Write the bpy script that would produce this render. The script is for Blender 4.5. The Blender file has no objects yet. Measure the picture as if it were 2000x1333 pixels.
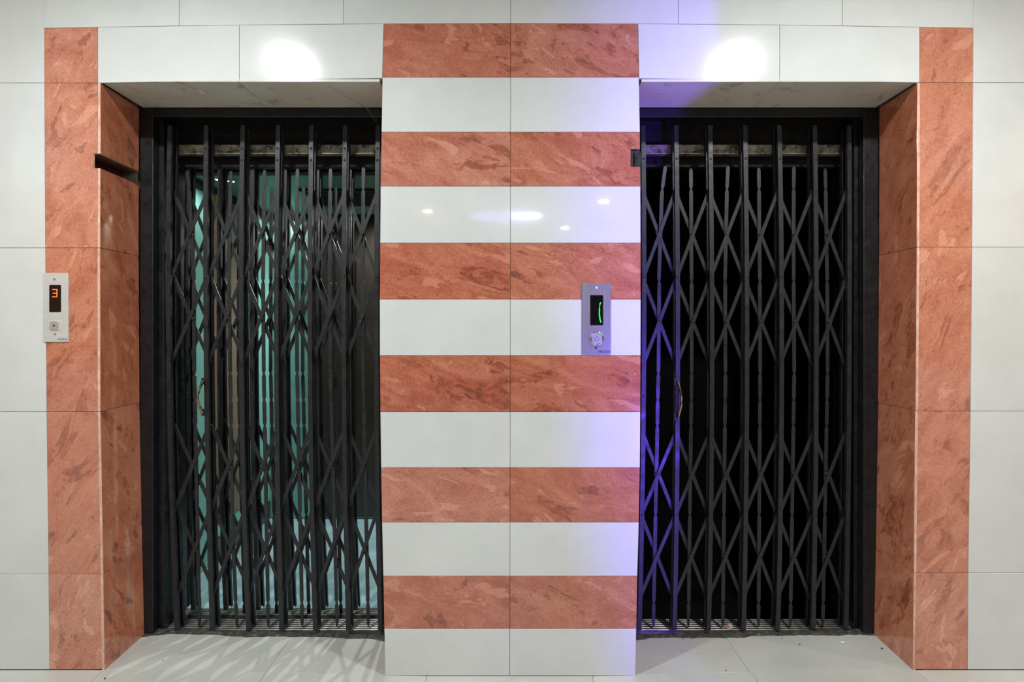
import bpy, bmesh, math, random
from mathutils import Vector, Matrix

# ------------------------------------------------------------------ camera, world, lights, exposure
S = bpy.context.scene
C = S.collection
CX, CY, F, D, CAMZ = 998.0, 640.0, 1192.0, 2.25, 1.264      # photo is 2000 x 1333


def P(px, py, Y):
    """photo pixel -> point on the plane at depth Y (wall face is Y = 0)"""
    d = D + Y
    return Vector(((px - CX) * d / F, Y, CAMZ + (CY - py) * d / F))


cam_d = bpy.data.cameras.new('camera')
cam_d.sensor_width = 36.0
cam_d.lens = F * 36.0 / 2000.0
cam_d.shift_x = (1000 - CX) / 2000.0
cam_d.shift_y = -(666.5 - CY) / 2000.0
cam_d.clip_start = 0.02
cam = bpy.data.objects.new('camera', cam_d)
C.objects.link(cam)
cam.location = (0, -D, CAMZ)
cam.rotation_euler = (math.pi / 2, 0, 0)
S.camera = cam

W = bpy.data.worlds.new('world')
S.world = W
W.use_nodes = True
W.node_tree.nodes['Background'].inputs[0].default_value = (0.9, 0.95, 1.0, 1)
W.node_tree.nodes['Background'].inputs[1].default_value = 0.02

S.view_settings.view_transform = 'Standard'
S.view_settings.look = 'None'
S.view_settings.exposure = 0.27
S.view_settings.gamma = 1.0
S.view_settings.use_curve_mapping = False

DOWN_W = 37.0        # the two corridor downlights, the added outer pair dimmer
HALL_W = 14.0       # added fill panels on the hall ceiling behind the camera
BLUE_W = 460.0        # blue wash light
CAR_W = 2.6          # spots in the lift car
CEIL = CAMZ + 1.5


def light(name, kind, loc, power, color, aim=None, **kw):
    d = bpy.data.lights.new(name, kind)
    d.energy = power
    d.color = color
    for k, v in kw.items():
        setattr(d, k, v)
    o = bpy.data.objects.new(name, d)
    C.objects.link(o)
    o.location = loc
    if aim is not None:
        o.rotation_euler = (Vector(aim) - Vector(loc)).to_track_quat('-Z', 'Y').to_euler()
    return o


DOWNLIGHTS = [(-1.235, -1.19), (1.25, -1.17), (-3.72, -1.19), (3.72, -1.17)]  # outer two are added to light the reveals from the sides
for x, y in DOWNLIGHTS:
    light('downlight_lamp', 'AREA', (x, y, CEIL - 0.022), DOWN_W * (0.55 if abs(x) > 2 else 1.0), (1.0, 0.90, 0.78) if x > 2 else (0.95, 1.0, 0.975), (x, y, 0), shape='DISK', size=0.15)
ADDED_HALL_PANELS = [(-2.5, -4.0), (2.5, -4.0)]  # unseen panels added for soft overall light
for x, y in ADDED_HALL_PANELS:
    light('added_hall_panel_lamp', 'AREA', (x, y, CEIL - 0.03), HALL_W, (1.0, 0.92, 0.80) if x > 0 else (1.0, 0.97, 0.93), (x, y, 0), shape='SQUARE', size=0.58)
blue = light('blue_wash_lamp', 'SPOT', (1.28, -2.75, 0.36), BLUE_W, (0.14, 0.05, 1.0), (0.72, 0.0, 1.26),
             spot_size=math.radians(76), spot_blend=1.0, shadow_soft_size=0.003)
blue.scale = (0.27, 1.0, 1.0)

# ------------------------------------------------------------------ helpers
def tag(o, label=None, cat=None, group=None, kind=None):
    for k, v in (('label', label), ('category', cat), ('group', group), ('kind', kind)):
        if v:
            o[k] = v
    return o


def empty(name, loc=(0, 0, 0)):
    o = bpy.data.objects.new(name, None)
    C.objects.link(o)
    o.location = loc
    o.empty_display_size = 0.05
    return o


def link(name, me, parent=None, loc=None):
    o = bpy.data.objects.new(name, me)
    C.objects.link(o)
    if loc is not None:
        o.location = loc
    if parent is not None:
        o.parent = parent
        pm = Matrix.Translation(world_loc(parent))
        o.matrix_parent_inverse = pm.inverted()
    return o


def world_loc(o):
    # parents carry a location only and inverse matrices cancel their own parents
    return Vector(o.location)


def mesh_obj(name, bm, mat, parent=None, smooth=False, center=True):
    """world-space bmesh -> object with its origin at the middle of its bounds"""
    bmesh.ops.recalc_face_normals(bm, faces=bm.faces[:])
    c = Vector((0, 0, 0))
    if center and len(bm.verts):
        lo = Vector([min(v.co[i] for v in bm.verts) for i in range(3)])
        hi = Vector([max(v.co[i] for v in bm.verts) for i in range(3)])
        c = (lo + hi) / 2
        for v in bm.verts:
            v.co -= c
    me = bpy.data.meshes.new(name)
    bm.to_mesh(me)
    bm.free()
    mats = mat if isinstance(mat, (list, tuple)) else [mat]
    for m in mats:
        me.materials.append(m)
    if smooth:
        for p in me.polygons:
            p.use_smooth = True
    return link(name, me, parent, c)


def box(bm, a, b, mi=0):
    x0, x1 = sorted((a[0], b[0])); y0, y1 = sorted((a[1], b[1])); z0, z1 = sorted((a[2], b[2]))
    v = [bm.verts.new(p) for p in ((x0, y0, z0), (x1, y0, z0), (x1, y1, z0), (x0, y1, z0),
                                   (x0, y0, z1), (x1, y0, z1), (x1, y1, z1), (x0, y1, z1))]
    for f in ((0, 1, 2, 3), (4, 7, 6, 5), (0, 4, 5, 1), (1, 5, 6, 2), (2, 6, 7, 3), (3, 7, 4, 0)):
        bm.faces.new([v[i] for i in f]).material_index = mi


def bbox(name, a, b, mat, parent=None, bevel=0.0, seg=1):
    bm = bmesh.new()
    box(bm, a, b)
    if bevel:
        bmesh.ops.bevel(bm, geom=bm.edges[:], offset=bevel, segments=seg, affect='EDGES', profile=0.5)
    return mesh_obj(name, bm, mat, parent)


def offset_poly(p, d):
    """inset a 2D CCW polygon by d"""
    n = len(p)
    out = []
    for i in range(n):
        a, b, c = Vector(p[i - 1]), Vector(p[i]), Vector(p[(i + 1) % n])
        e1, e2 = (b - a).normalized(), (c - b).normalized()
        n1, n2 = Vector((-e1.y, e1.x)), Vector((-e2.y, e2.x))
        k = 1 + n1.dot(n2)
        out.append(b + (n1 + n2) * (d / max(k, 0.15)))
    return out


def slab(name, pts, thick, mat, parent, gap=0.0012, bev=0.0012, facing=None):
    """a tile: polygon of 3D points on its front face, thickness going backwards; chamfered arris"""
    pts = [Vector(p) for p in pts]
    c = sum(pts, Vector()) / len(pts)
    nrm = Vector()
    for i in range(len(pts)):
        nrm += (pts[i] - c).cross(pts[(i + 1) % len(pts)] - c)
    nrm.normalize()
    if facing is not None and nrm.dot(Vector(facing)) < 0:
        pts.reverse()
        nrm = -nrm
    u = (pts[1] - pts[0]).normalized()
    v = nrm.cross(u)
    q = [((p - c).dot(u), (p - c).dot(v)) for p in pts]
    off = [(p - c).dot(nrm) for p in pts]
    q1 = offset_poly(q, gap)
    q2 = offset_poly(q, gap + bev)
    bm = bmesh.new()

    def ring(qq, h):
        return [bm.verts.new(c + u * a[0] + v * a[1] + nrm * (o + h)) for a, o in zip(qq, off)]
    f = ring(q2, 0.0)
    m = ring(q1, -bev)
    b = ring(q1, -thick)
    n = len(pts)
    bm.faces.new(f)
    bm.faces.new(list(reversed(b)))
    for i in range(n):
        j = (i + 1) % n
        bm.faces.new((f[i], m[i], m[j], f[j]))
        s = bm.faces.new((m[i], b[i], b[j], m[j]))
        s.material_index = 1 if isinstance(mat, (list, tuple)) and len(mat) > 1 else 0
    return mesh_obj(name, bm, mat, parent)


def tube(bm, pts, r, n=8, mi=0):
    pts = [Vector(p) for p in pts]
    rings = []
    for i, p in enumerate(pts):
        t = (pts[min(i + 1, len(pts) - 1)] - pts[max(i - 1, 0)]).normalized()
        a = t.cross(Vector((0, 0, 1)))
        if a.length < 0.05:
            a = t.cross(Vector((1, 0, 0)))
        a.normalize()
        b = t.cross(a)
        rings.append([bm.verts.new(p + (a * math.cos(2 * math.pi * k / n) + b * math.sin(2 * math.pi * k / n)) * r) for k in range(n)])
    for q, w in zip(rings, rings[1:]):
        for k in range(n):
            f = bm.faces.new((q[k], q[(k + 1) % n], w[(k + 1) % n], w[k]))
            f.material_index = mi
            f.smooth = True
    bm.faces.new(list(reversed(rings[0])))
    bm.faces.new(rings[-1])


def disc(bm, c, r, h, axis='y', n=24, bev=0.0):
    """a short round plug whose face looks to -Y (axis y) or -Z (axis z); depth h behind c"""
    prof = [(r - bev, 0.0), (r, bev), (r, h)]
    rings = []
    for rr, t in prof:
        ring = []
        for k in range(n):
            a = 2 * math.pi * k / n
            if axis == 'y':
                ring.append(bm.verts.new((c[0] + rr * math.cos(a), c[1] + t, c[2] + rr * math.sin(a))))
            else:
                ring.append(bm.verts.new((c[0] + rr * math.cos(a), c[1] + rr * math.sin(a), c[2] + t)))
        rings.append(ring)
    bm.faces.new(rings[0])
    bm.faces.new(rings[-1])
    for q, w in zip(rings, rings[1:]):
        for k in range(n):
            bm.faces.new((q[k], q[(k + 1) % n], w[(k + 1) % n], w[k]))


def annulus(bm, c, r0, r1, h, n=28, axis='y'):
    prof = [(r0, 0.35 * h), (r0 + 0.3 * (r1 - r0), 0.0), (r0 + 0.7 * (r1 - r0), 0.0), (r1, 0.35 * h), (r1, h), (r0, h)]
    rings = []
    for rr, t in prof:
        ring = []
        for k in range(n):
            a = 2 * math.pi * k / n
            if axis == 'y':
                ring.append(bm.verts.new((c[0] + rr * math.cos(a), c[1] + t, c[2] + rr * math.sin(a))))
            else:
                ring.append(bm.verts.new((c[0] + rr * math.cos(a), c[1] + rr * math.sin(a), c[2] + t)))
        rings.append(ring)
    for i in range(len(rings)):
        q, w = rings[i], rings[(i + 1) % len(rings)]
        for k in range(n):
            bm.faces.new((q[k], q[(k + 1) % n], w[(k + 1) % n], w[k]))


def lerp_tab(tab, y):
    if y <= tab[0][0]:
        return tab[0][1]
    for (y0, x0), (y1, x1) in zip(tab, tab[1:]):
        if y <= y1:
            return x0 + (x1 - x0) * (y - y0) / (y1 - y0)
    return tab[-1][1]


# ------------------------------------------------------------------ materials
def srgb(r, g, b):
    f = lambda c: (c / 255 / 12.92) if c / 255 <= 0.04045 else ((c / 255 + 0.055) / 1.055) ** 2.4
    return (f(r), f(g), f(b), 1.0)


class Mat:
    def __init__(self, name):
        self.m = bpy.data.materials.new(name)
        self.m.use_nodes = True
        self.t = self.m.node_tree
        self.n = self.t.nodes
        self.b = self.n['Principled BSDF']

    def node(self, typ, **kw):
        nd = self.n.new(typ)
        for k, v in kw.items():
            if hasattr(nd, k) and k not in ('Scale', 'Detail'):
                setattr(nd, k, v)
            else:
                nd.inputs[k].default_value = v
        return nd

    def l(self, a, b):
        self.t.links.new(a, b)

    def set(self, **kw):
        for k, v in kw.items():
            self.b.inputs[k.replace('_', ' ')].default_value = v
        return self

    def coords(self, scale=(1, 1, 1), rot=(0, 0, 0), rand=True, world=False):
        tc = self.node('ShaderNodeTexCoord')
        if world:
            g = self.node('ShaderNodeNewGeometry')
            src = g.outputs['Position']
        else:
            src = tc.outputs['Object']
        if rand:
            oi = self.node('ShaderNodeObjectInfo')
            mul = self.node('ShaderNodeVectorMath', operation='MULTIPLY')
            cmb = self.node('ShaderNodeCombineXYZ')
            self.l(oi.outputs['Random'], cmb.inputs[0])
            self.l(oi.outputs['Random'], cmb.inputs[1])
            self.l(oi.outputs['Random'], cmb.inputs[2])
            self.l(cmb.outputs[0], mul.inputs[0])
            mul.inputs[1].default_value = (37.0, 53.0, 71.0)
            ad = self.node('ShaderNodeVectorMath', operation='ADD')
            self.l(src, ad.inputs[0])
            self.l(mul.outputs[0], ad.inputs[1])
            src = ad.outputs[0]
            self.rand = oi.outputs['Random']
        mp = self.node('ShaderNodeMapping')
        self.l(src, mp.inputs[0])
        mp.inputs['Rotation'].default_value = rot
        mp2 = self.node('ShaderNodeMapping')
        self.l(mp.outputs[0], mp2.inputs[0])
        mp2.inputs['Scale'].default_value = scale
        return mp2.outputs[0]

    def noise(self, vec, scale, detail=4.0, rough=0.5, dist=0.0):
        nd = self.node('ShaderNodeTexNoise')
        nd.inputs['Scale'].default_value = scale
        nd.inputs['Detail'].default_value = detail
        nd.inputs['Roughness'].default_value = rough
        nd.inputs['Distortion'].default_value = dist
        self.l(vec, nd.inputs['Vector'])
        return nd.outputs['Fac']

    def ramp(self, fac, stops, interp='LINEAR'):
        r = self.node('ShaderNodeValToRGB')
        r.color_ramp.interpolation = interp
        e = r.color_ramp.elements
        while len(e) < len(stops):
            e.new(0.5)
        for el, (p, c) in zip(e, stops):
            el.position = p
            el.color = c if len(c) == 4 else (*c, 1)
        self.l(fac, r.inputs[0])
        return r.outputs[0]

    def mix(self, fac, a, b, mode='MIX'):
        m = self.node('ShaderNodeMix', data_type='RGBA', blend_type=mode)
        if isinstance(fac, (int, float)):
            m.inputs[0].default_value = fac
        else:
            self.l(fac, m.inputs[0])
        for s, i in ((a, 6), (b, 7)):
            if isinstance(s, tuple):
                m.inputs[i].default_value = s
            else:
                self.l(s, m.inputs[i])
        return m.outputs[2]

    def bump(self, h, strength=0.2, dist=0.002):
        bn = self.node('ShaderNodeBump')
        bn.inputs['Strength'].default_value = strength
        bn.inputs['Distance'].default_value = dist
        self.l(h, bn.inputs['Height'])
        self.l(bn.outputs[0], self.b.inputs['Normal'])
        return self

    def color(self, c):
        self.l(c, self.b.inputs['Base Color'])
        return self


BW = ((0, 0, 0, 1), (1, 1, 1, 1))


def marble(name, rot, base, pale, dark, deep):
    """polished pink-brown veined tile"""
    m = Mat(name)
    v = m.coords(scale=(1.0, 1.0, 2.3), rot=rot)
    v2 = m.coords(scale=(1, 1, 1))
    n1 = m.noise(v, 4.2, 10, 0.70, 1.4)
    lo = m.mix(0.55, base, dark)
    hi = m.mix(0.60, base, pale)
    r1 = m.ramp(n1, [(0.34, BW[0]), (0.66, BW[1])])
    c = m.mix(r1, lo, hi)
    # dark patches with torn edges and paler cores beside them
    n2 = m.noise(v, 3.4, 7, 0.60, 2.0)
    k2 = m.ramp(n2, [(0.575, BW[0]), (0.60, BW[1])])
    patch = m.ramp(m.noise(v, 16.0, 5, 0.6, 1.0), [(0.36, deep), (0.52, dark), (0.62, base)])
    c = m.mix(m.mix(1.0, k2, (0.75, 0.75, 0.75, 1), 'MULTIPLY'), c, patch)
    n4 = m.noise(v, 3.4, 5, 0.52, 2.0)
    k4 = m.ramp(n4, [(0.355, BW[1]), (0.38, BW[0])])
    c = m.mix(m.mix(1.0, k4, (0.8, 0.8, 0.8, 1), 'MULTIPLY'), c, pale)
    # thin curled veins
    n3 = m.noise(v, 9.0, 5, 0.6, 3.0)
    vein = m.ramp(n3, [(0.482, BW[0]), (0.50, BW[1]), (0.518, BW[0])])
    gate = m.ramp(m.noise(v2, 9.0, 3), [(0.54, BW[0]), (0.68, (0.6, 0.6, 0.6, 1))])
    c = m.mix(m.mix(1.0, vein, gate, 'MULTIPLY'), c, pale)
    vein2 = m.ramp(m.noise(v, 6.0, 5, 0.6, 2.6), [(0.488, BW[0]), (0.50, BW[1]), (0.512, BW[0])])
    gate2 = m.ramp(m.noise(v2, 8.0, 3), [(0.38, (0.7, 0.7, 0.7, 1)), (0.48, BW[0])])
    c = m.mix(m.mix(1.0, vein2, gate2, 'MULTIPLY'), c, deep)
    # fine grain and pale specks
    g = m.noise(v2, 160.0, 3, 0.7)
    c = m.mix(0.45, c, m.ramp(g, [(0.3, (0.25, 0.25, 0.25, 1)), (0.7, (0.75, 0.75, 0.75, 1))]), 'OVERLAY')
    vo = m.node('ShaderNodeTexVoronoi')
    vo.inputs['Scale'].default_value = 95.0
    m.l(v2, vo.inputs['Vector'])
    sp = m.ramp(vo.outputs['Distance'], [(0.10, BW[1]), (0.17, BW[0])])
    spk = m.mix(1.0, sp, m.ramp(m.noise(v2, 21.0, 2), [(0.5, BW[0]), (0.62, BW[1])]), 'MULTIPLY')
    c = m.mix(m.mix(0.55, (0, 0, 0, 1), spk), c, (0.75, 0.6, 0.52, 1))
    # tone differs a little from tile to tile
    c = m.mix(m.ramp(m.rand, [(0.0, BW[0]), (1.0, (0.75, 0.75, 0.75, 1))]), c, m.mix(1.0, c, (0.90, 0.72, 0.60, 1), 'MULTIPLY'))
    m.color(c)
    m.set(Roughness=0.10, IOR=1.72)
    m.bump(m.noise(v2, 3.0, 2), 0.05, 0.004)
    return m.m


PINK, PALE, DARK, DEEP = srgb(186, 108, 88), srgb(209, 148, 126), srgb(155, 84, 66), srgb(108, 66, 56)
M = {}
M['pink_h'] = marble('pink_marble_tile', (0, math.radians(-20), 0), PINK, PALE, DARK, DEEP)
M['pink_v'] = marble('pink_marble_tile_upright', (0, math.radians(58), 0), srgb(198, 126, 104), srgb(218, 160, 136), srgb(172, 102, 82), srgb(136, 90, 76))
M['pink_j'] = marble('pink_marble_tile_return_lightened', (math.radians(58), 0, 0), srgb(206, 124, 94), srgb(224, 160, 128), srgb(166, 96, 72), srgb(108, 70, 58))  # same tile, colours lightened to make up for weak light on the reveals

m = Mat('cut_tile_edge').set(Roughness=0.6)
m.color(m.ramp(m.noise(m.coords(), 40, 3), [(0.3, srgb(196, 150, 132)), (0.7, srgb(226, 190, 172))]))
M['tile_edge'] = m.m

m = Mat('white_glazed_tile').set(Roughness=0.13, IOR=1.45, Coat_Weight=0.6, Coat_Roughness=0.035, Coat_IOR=1.5)
v = m.coords()
c = m.ramp(m.noise(v, 4.0, 5, 0.6), [(0.3, srgb(207, 208, 207)), (0.7, srgb(217, 218, 217))])
c = m.mix(m.ramp(m.noise(v, 120.0, 2), [(0.68, BW[0]), (0.8, (0.25, 0.25, 0.25, 1))]), c, srgb(170, 165, 150))
m.color(c)
m.bump(m.noise(v, 2.2, 1), 0.06, 0.006)
M['white'] = m.m

m = Mat('grimy_cream_tile').set(Roughness=0.35)
v = m.coords()
c = m.ramp(m.noise(v, 5.0, 5, 0.6), [(0.3, srgb(212, 208, 194)), (0.7, srgb(226, 223, 212))])
c = m.mix(m.ramp(m.noise(v, 9.0, 6, 0.65, 1.0), [(0.58, BW[0]), (0.72, (0.7, 0.7, 0.7, 1))]), c, srgb(120, 104, 74))
m.color(c)
M['soffit'] = m.m

m = Mat('grout_core').set(Roughness=0.9)
m.color(m.ramp(m.noise(m.coords(rand=False), 30, 4), [(0.3, srgb(120, 112, 100)), (0.7, srgb(150, 142, 128))]))
M['grout'] = m.m

m = Mat('notch_rubble').set(Roughness=0.95)
m.color(m.ramp(m.noise(m.coords(rand=False), 60, 5, 0.7), [(0.3, srgb(70, 42, 28)), (0.7, srgb(120, 76, 54))]))
M['rubble'] = m.m

m = Mat('floor_tile_glaze').set(Roughness=0.24, IOR=1.5)
v = m.coords()
c = m.ramp(m.noise(v, 3.0, 6, 0.6), [(0.3, srgb(182, 183, 178)), (0.7, srgb(198, 199, 194))])
c = m.mix(m.ramp(m.noise(v, 8.0, 6, 0.7, 0.8), [(0.60, BW[0]), (0.75, (0.35, 0.35, 0.35, 1))]), c, srgb(150, 140, 118))
c = m.mix(m.ramp(m.noise(v, 75.0, 3), [(0.70, BW[0]), (0.78, (0.5, 0.5, 0.5, 1))]), c, srgb(120, 112, 98))
m.color(c)
M['floor'] = m.m

m = Mat('rough_mortar').set(Roughness=0.95)
v = m.coords(rand=False)
m.color(m.ramp(m.noise(v, 45, 6, 0.7), [(0.32, srgb(38, 36, 32)), (0.55, srgb(74, 70, 62)), (0.72, srgb(128, 122, 108))]))
m.bump(m.noise(v, 60, 4), 0.8, 0.006)
M['mortar'] = m.m


def steel_paint(name, lo, hi, rough, bump=0.35, ior=1.5):
    m = Mat(name).set(IOR=ior)
    v = m.coords(rand=False, world=True)
    c = m.ramp(m.noise(v, 50, 5, 0.65), [(0.35, lo), (0.7, hi)])
    c = m.mix(m.ramp(m.noise(v, 190, 3, 0.6), [(0.66, BW[0]), (0.74, (0.30, 0.30, 0.30, 1))]), c, srgb(150, 146, 138))
    m.color(c)
    r = m.ramp(m.noise(v, 24, 4), [(0.3, (rough - 0.1,) * 3), (0.7, (rough + 0.14,) * 3)])
    m.l(r, m.b.inputs['Roughness'])
    m.bump(m.noise(v, 140, 4, 0.65), bump, 0.0012)
    return m.m


M['black'] = steel_paint('black_gate_enamel', srgb(22, 24, 26), srgb(40, 42, 45), 0.40)
M['frame'] = steel_paint('black_frame_enamel', srgb(14, 16, 20), srgb(27, 29, 34), 0.36)
M['blackmatt'] = steel_paint('black_matt_steel', srgb(8, 8, 8), srgb(16, 16, 16), 0.7)  # near-black matt steel

m = Mat('grimy_track_steel').set(Roughness=0.5, Metallic=0.4)
v = m.coords(rand=False)
c = m.ramp(m.noise(v, 28, 6, 0.7), [(0.38, srgb(34, 31, 26)), (0.5, srgb(150, 142, 124)), (0.7, srgb(196, 190, 172))])
m.color(c)
m.bump(m.noise(v, 60, 4), 0.4, 0.002)
M['track'] = m.m

m = Mat('worn_sill_aluminium').set(Roughness=0.42, Metallic=0.75)
v = m.coords(scale=(1, 6, 1), rand=False)
m.color(m.ramp(m.noise(v, 20, 5, 0.65), [(0.3, srgb(92, 90, 86)), (0.7, srgb(168, 166, 160))]))
M['sill'] = m.m

m = Mat('worn_yellowish_handle').set(Metallic=0.8, Roughness=0.35)  # blotchy metal, dark brown to pale yellow
m.color(m.ramp(m.noise(m.coords(), 30, 4), [(0.35, srgb(70, 62, 50)), (0.65, srgb(176, 158, 116))]))
M['handle'] = m.m

m = Mat('brushed_stainless').set(Metallic=0.35, Roughness=0.33)
v = m.coords(scale=(1, 1, 90))
m.color(m.ramp(m.noise(v, 8, 3), [(0.3, srgb(205, 206, 206)), (0.7, srgb(222, 223, 223))]))
M['stainless'] = m.m

m = Mat('brushed_stainless_dull').set(Metallic=0.6, Roughness=0.3)
v = m.coords(scale=(90, 1, 1))
m.color(m.ramp(m.noise(v, 8, 3), [(0.3, srgb(150, 148, 142)), (0.7, srgb(180, 178, 172))]))
M['stainless2'] = m.m


def plain(name, col, rough=0.5, metal=0.0, emit=None, es=1.0, ior=1.5):
    m = Mat(name).set(Roughness=rough, Metallic=metal, IOR=ior)
    v = m.coords()
    d = tuple(x * 0.9 for x in col[:3]) + (1,)
    m.color(m.ramp(m.noise(v, 18, 3), [(0.3, d), (0.7, col)]))
    if emit:
        m.b.inputs['Emission Color'].default_value = emit
        m.b.inputs['Emission Strength'].default_value = es
    return m.m


M['display'] = plain('dark_display_glass', srgb(12, 8, 9), 0.12)
M['digit'] = plain('lit_red_digit', srgb(90, 10, 6), 0.4, emit=(1.0, 0.10, 0.02, 1), es=7.0)
M['digit_core'] = plain('lit_orange_digit_core', srgb(160, 60, 20), 0.4, emit=(1.0, 0.07, 0.012, 1), es=4.0)
M['green'] = plain('lit_green_arc', srgb(10, 60, 30), 0.4, emit=(0.02, 1.0, 0.16, 1), es=1.6)
M['ink'] = plain('dark_print', srgb(44, 44, 60), 0.6)
M['ink_light'] = plain('grey_print', srgb(122, 122, 122), 0.6)
M['button'] = plain('silver_button', srgb(205, 205, 203), 0.28, 0.6)
M['chrome'] = plain('chrome_ring', srgb(225, 225, 228), 0.12, 1.0)
M['teal'] = plain('teal_car_laminate', srgb(140, 200, 188), 0.35)
M['teal_ceiling'] = plain('teal_car_ceiling', srgb(96, 148, 126), 0.4)
M['brown'] = plain('brown_car_panel', srgb(134, 112, 92), 0.22)
M['darkpanel'] = plain('dark_brown_car_panel', srgb(62, 54, 47), 0.25)
M['shaft'] = plain('near_black_shaft_plaster', srgb(16, 15, 14), 0.95)  # even near-black plaster
M['lamp_glow'] = plain('lit_lamp_lens', srgb(240, 245, 245), 0.4, emit=(0.93, 1.0, 0.97, 1), es=9.0)
M['car_glow'] = plain('lit_car_spot', srgb(240, 255, 250), 0.4, emit=(0.9, 1.0, 0.97, 1), es=14.0)
M['warm_glow'] = plain('lit_warm_lamp', srgb(250, 240, 190), 0.4, emit=(1.0, 0.9, 0.5, 1), es=40.0)
M['blue_glow'] = plain('lit_blue_cove', srgb(150, 150, 255), 0.4, emit=(0.36, 0.36, 1.0, 1), es=6.0)
M['blue_core'] = plain('lit_blue_white_lamp', srgb(220, 220, 255), 0.4, emit=(0.75, 0.78, 1.0, 1), es=24.0)
M['white_paint'] = plain('white_wall_paint', srgb(240, 238, 234), 0.6)
M['cream_paint'] = plain('cream_hall_paint', srgb(176, 160, 134), 0.7)
M['ceiling'] = plain('ceiling_paint', srgb(178, 178, 174), 0.8)
M['peach'] = plain('peach_wall_tile', srgb(226, 166, 118), 0.4)
M['paper'] = plain('white_scrap_paper', srgb(236, 234, 230), 0.8)
M['pink_paper'] = plain('pink_scrap_paper', srgb(230, 196, 192), 0.8)
M['yellow'] = plain('yellow_sticker', srgb(226, 204, 40), 0.6)
M['crumb'] = plain('dark_crumb', srgb(60, 56, 48), 0.95)
M['web'] = plain('pale_thread', srgb(150, 150, 146), 0.9)
m = Mat('blue_green_car_floor').set(Roughness=0.3)
v = m.coords(rand=False)
m.color(m.ramp(m.noise(v, 7, 6, 0.65, 0.6), [(0.3, srgb(140, 178, 188)), (0.7, srgb(188, 214, 220))]))
M['carfloor'] = m.m
m = Mat('hammered_grey_paint').set(Roughness=0.45)
v = m.coords(rand=False)
m.color(m.ramp(m.noise(v, 110, 4, 0.7), [(0.38, srgb(60, 78, 76)), (0.62, srgb(186, 204, 200))]))
M['hammered'] = m.m

# ------------------------------------------------------------------ the wall with the two lifts
FLOORZ = -0.023


def floor_z(x):
    t = min(max((abs(x) - 0.47) / 1.03, 0.0), 1.0)
    t = t * t * (3 - 2 * t)
    return -0.0226 * (1 - t)


XL, XR = -1.543, 1.523          # outer faces of the openings (behind the return tiles)
XPL, XPR = -0.450, 0.444        # the pier core
ZS = CAMZ + 0.918               # lintel core underside
bm = bmesh.new()
RB0 = 0.262
Y0, Y1 = 0.0085, 0.50
zA, zB = P(0, 300.5, 0).z, P(0, 328.5, 0).z
box(bm, (-3.6, Y0, -0.05), (XL, Y1, zB))
box(bm, (-3.6, Y0, zA), (XL, Y1, CEIL + 0.1))
box(bm, (-3.6, Y0, zB), (-1.605, Y1, zA))
box(bm, (-1.605, RB0, zB), (XL, Y1, zA))
box(bm, (XR, Y0, -0.05), (3.6, Y1, CEIL + 0.1))
box(bm, (XPL, Y0, -0.05), (XPR, Y1, CEIL + 0.1))
box(bm, (XL, Y0, ZS), (XPL, Y1, CEIL + 0.1))
box(bm, (XPR, Y0, ZS), (XR, Y1, CEIL + 0.1))
wall = mesh_obj('wall_back', bm, M['grout'])
tag(wall, 'tiled lift lobby wall with two gate openings and a striped pier between', None, None, 'structure')

TH = 0.0085
FRONT = (0, -1, 0)


def tile_px(corners, mat, name='tile', parent=wall, gap=0.0007, Y=0.0):
    pts = [P(x, y, Y) for x, y in corners]
    return slab(name, pts, TH, mat, parent, gap=gap, bev=0.0007, facing=FRONT)


ytop = lambda x: 45.5 + 9.5 * min(((x - 998) / 905.0) ** 2, 1.05)
L_OUT = [(0, 85.5), (55, 86), (484, 88.3), (804, 91), (1120, 95), (1310, 96.7)]
L_IN = [(55, 190.5), (162, 190.6), (484, 191), (804, 192), (1000, 195.4), (1120, 198.3), (1310, 200.4)]
R_IN = [(55, 1796.4), (162, 1796.2), (484, 1795.4), (804, 1792.6), (1008, 1789.5), (1120, 1788), (1312, 1786)]
R_OUT = [(0, 1902), (55, 1901), (162, 1900.5), (484, 1898.5), (804, 1895.5), (1008, 1892.5), (1120, 1891), (1312, 1890)]
PIER_Y = [46, 151, 258, 364, 475, 585, 695, 805, 914, 1021, 1126, 1229, 1320.6]
P_L = dict(zip(PIER_Y, [749.7, 746.8, 745, 743.2, 742.2, 741.4, 741.6, 742.6, 744.2, 745.8, 748.4, 750.4, 752.3]))
P_R = dict(zip(PIER_Y, [1246, 1248, 1250, 1251, 1251.4, 1251.6, 1251.4, 1250.8, 1249.9, 1248, 1245, 1243, 1240.9]))
P_M = lambda y: 997.4 - 1.8 * y / 1322

YB = 1308.6
xl = lambda tab, y: lerp_tab(tab, y)
# white end walls: full-height strips of 60 cm tiles
for tab, far, rows in ((L_OUT, (-230, -545), [-158, 162, 484.5, 804.5, 1121.5, YB]), (R_OUT, (2220, 2540), [-158, 161.5, 483, 803.5, 1120, YB])):
    for y0, y1 in zip(rows, rows[1:]):
        e0, e1 = xl(tab, y0), xl(tab, y1)
        tile_px([(e0, y0), (far[0], y0), (far[0], y1), (e1, y1)], M['white'])
        tile_px([(far[0], y0), (far[1], y0), (far[1], y1), (far[0], y1)], M['white'])
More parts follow.
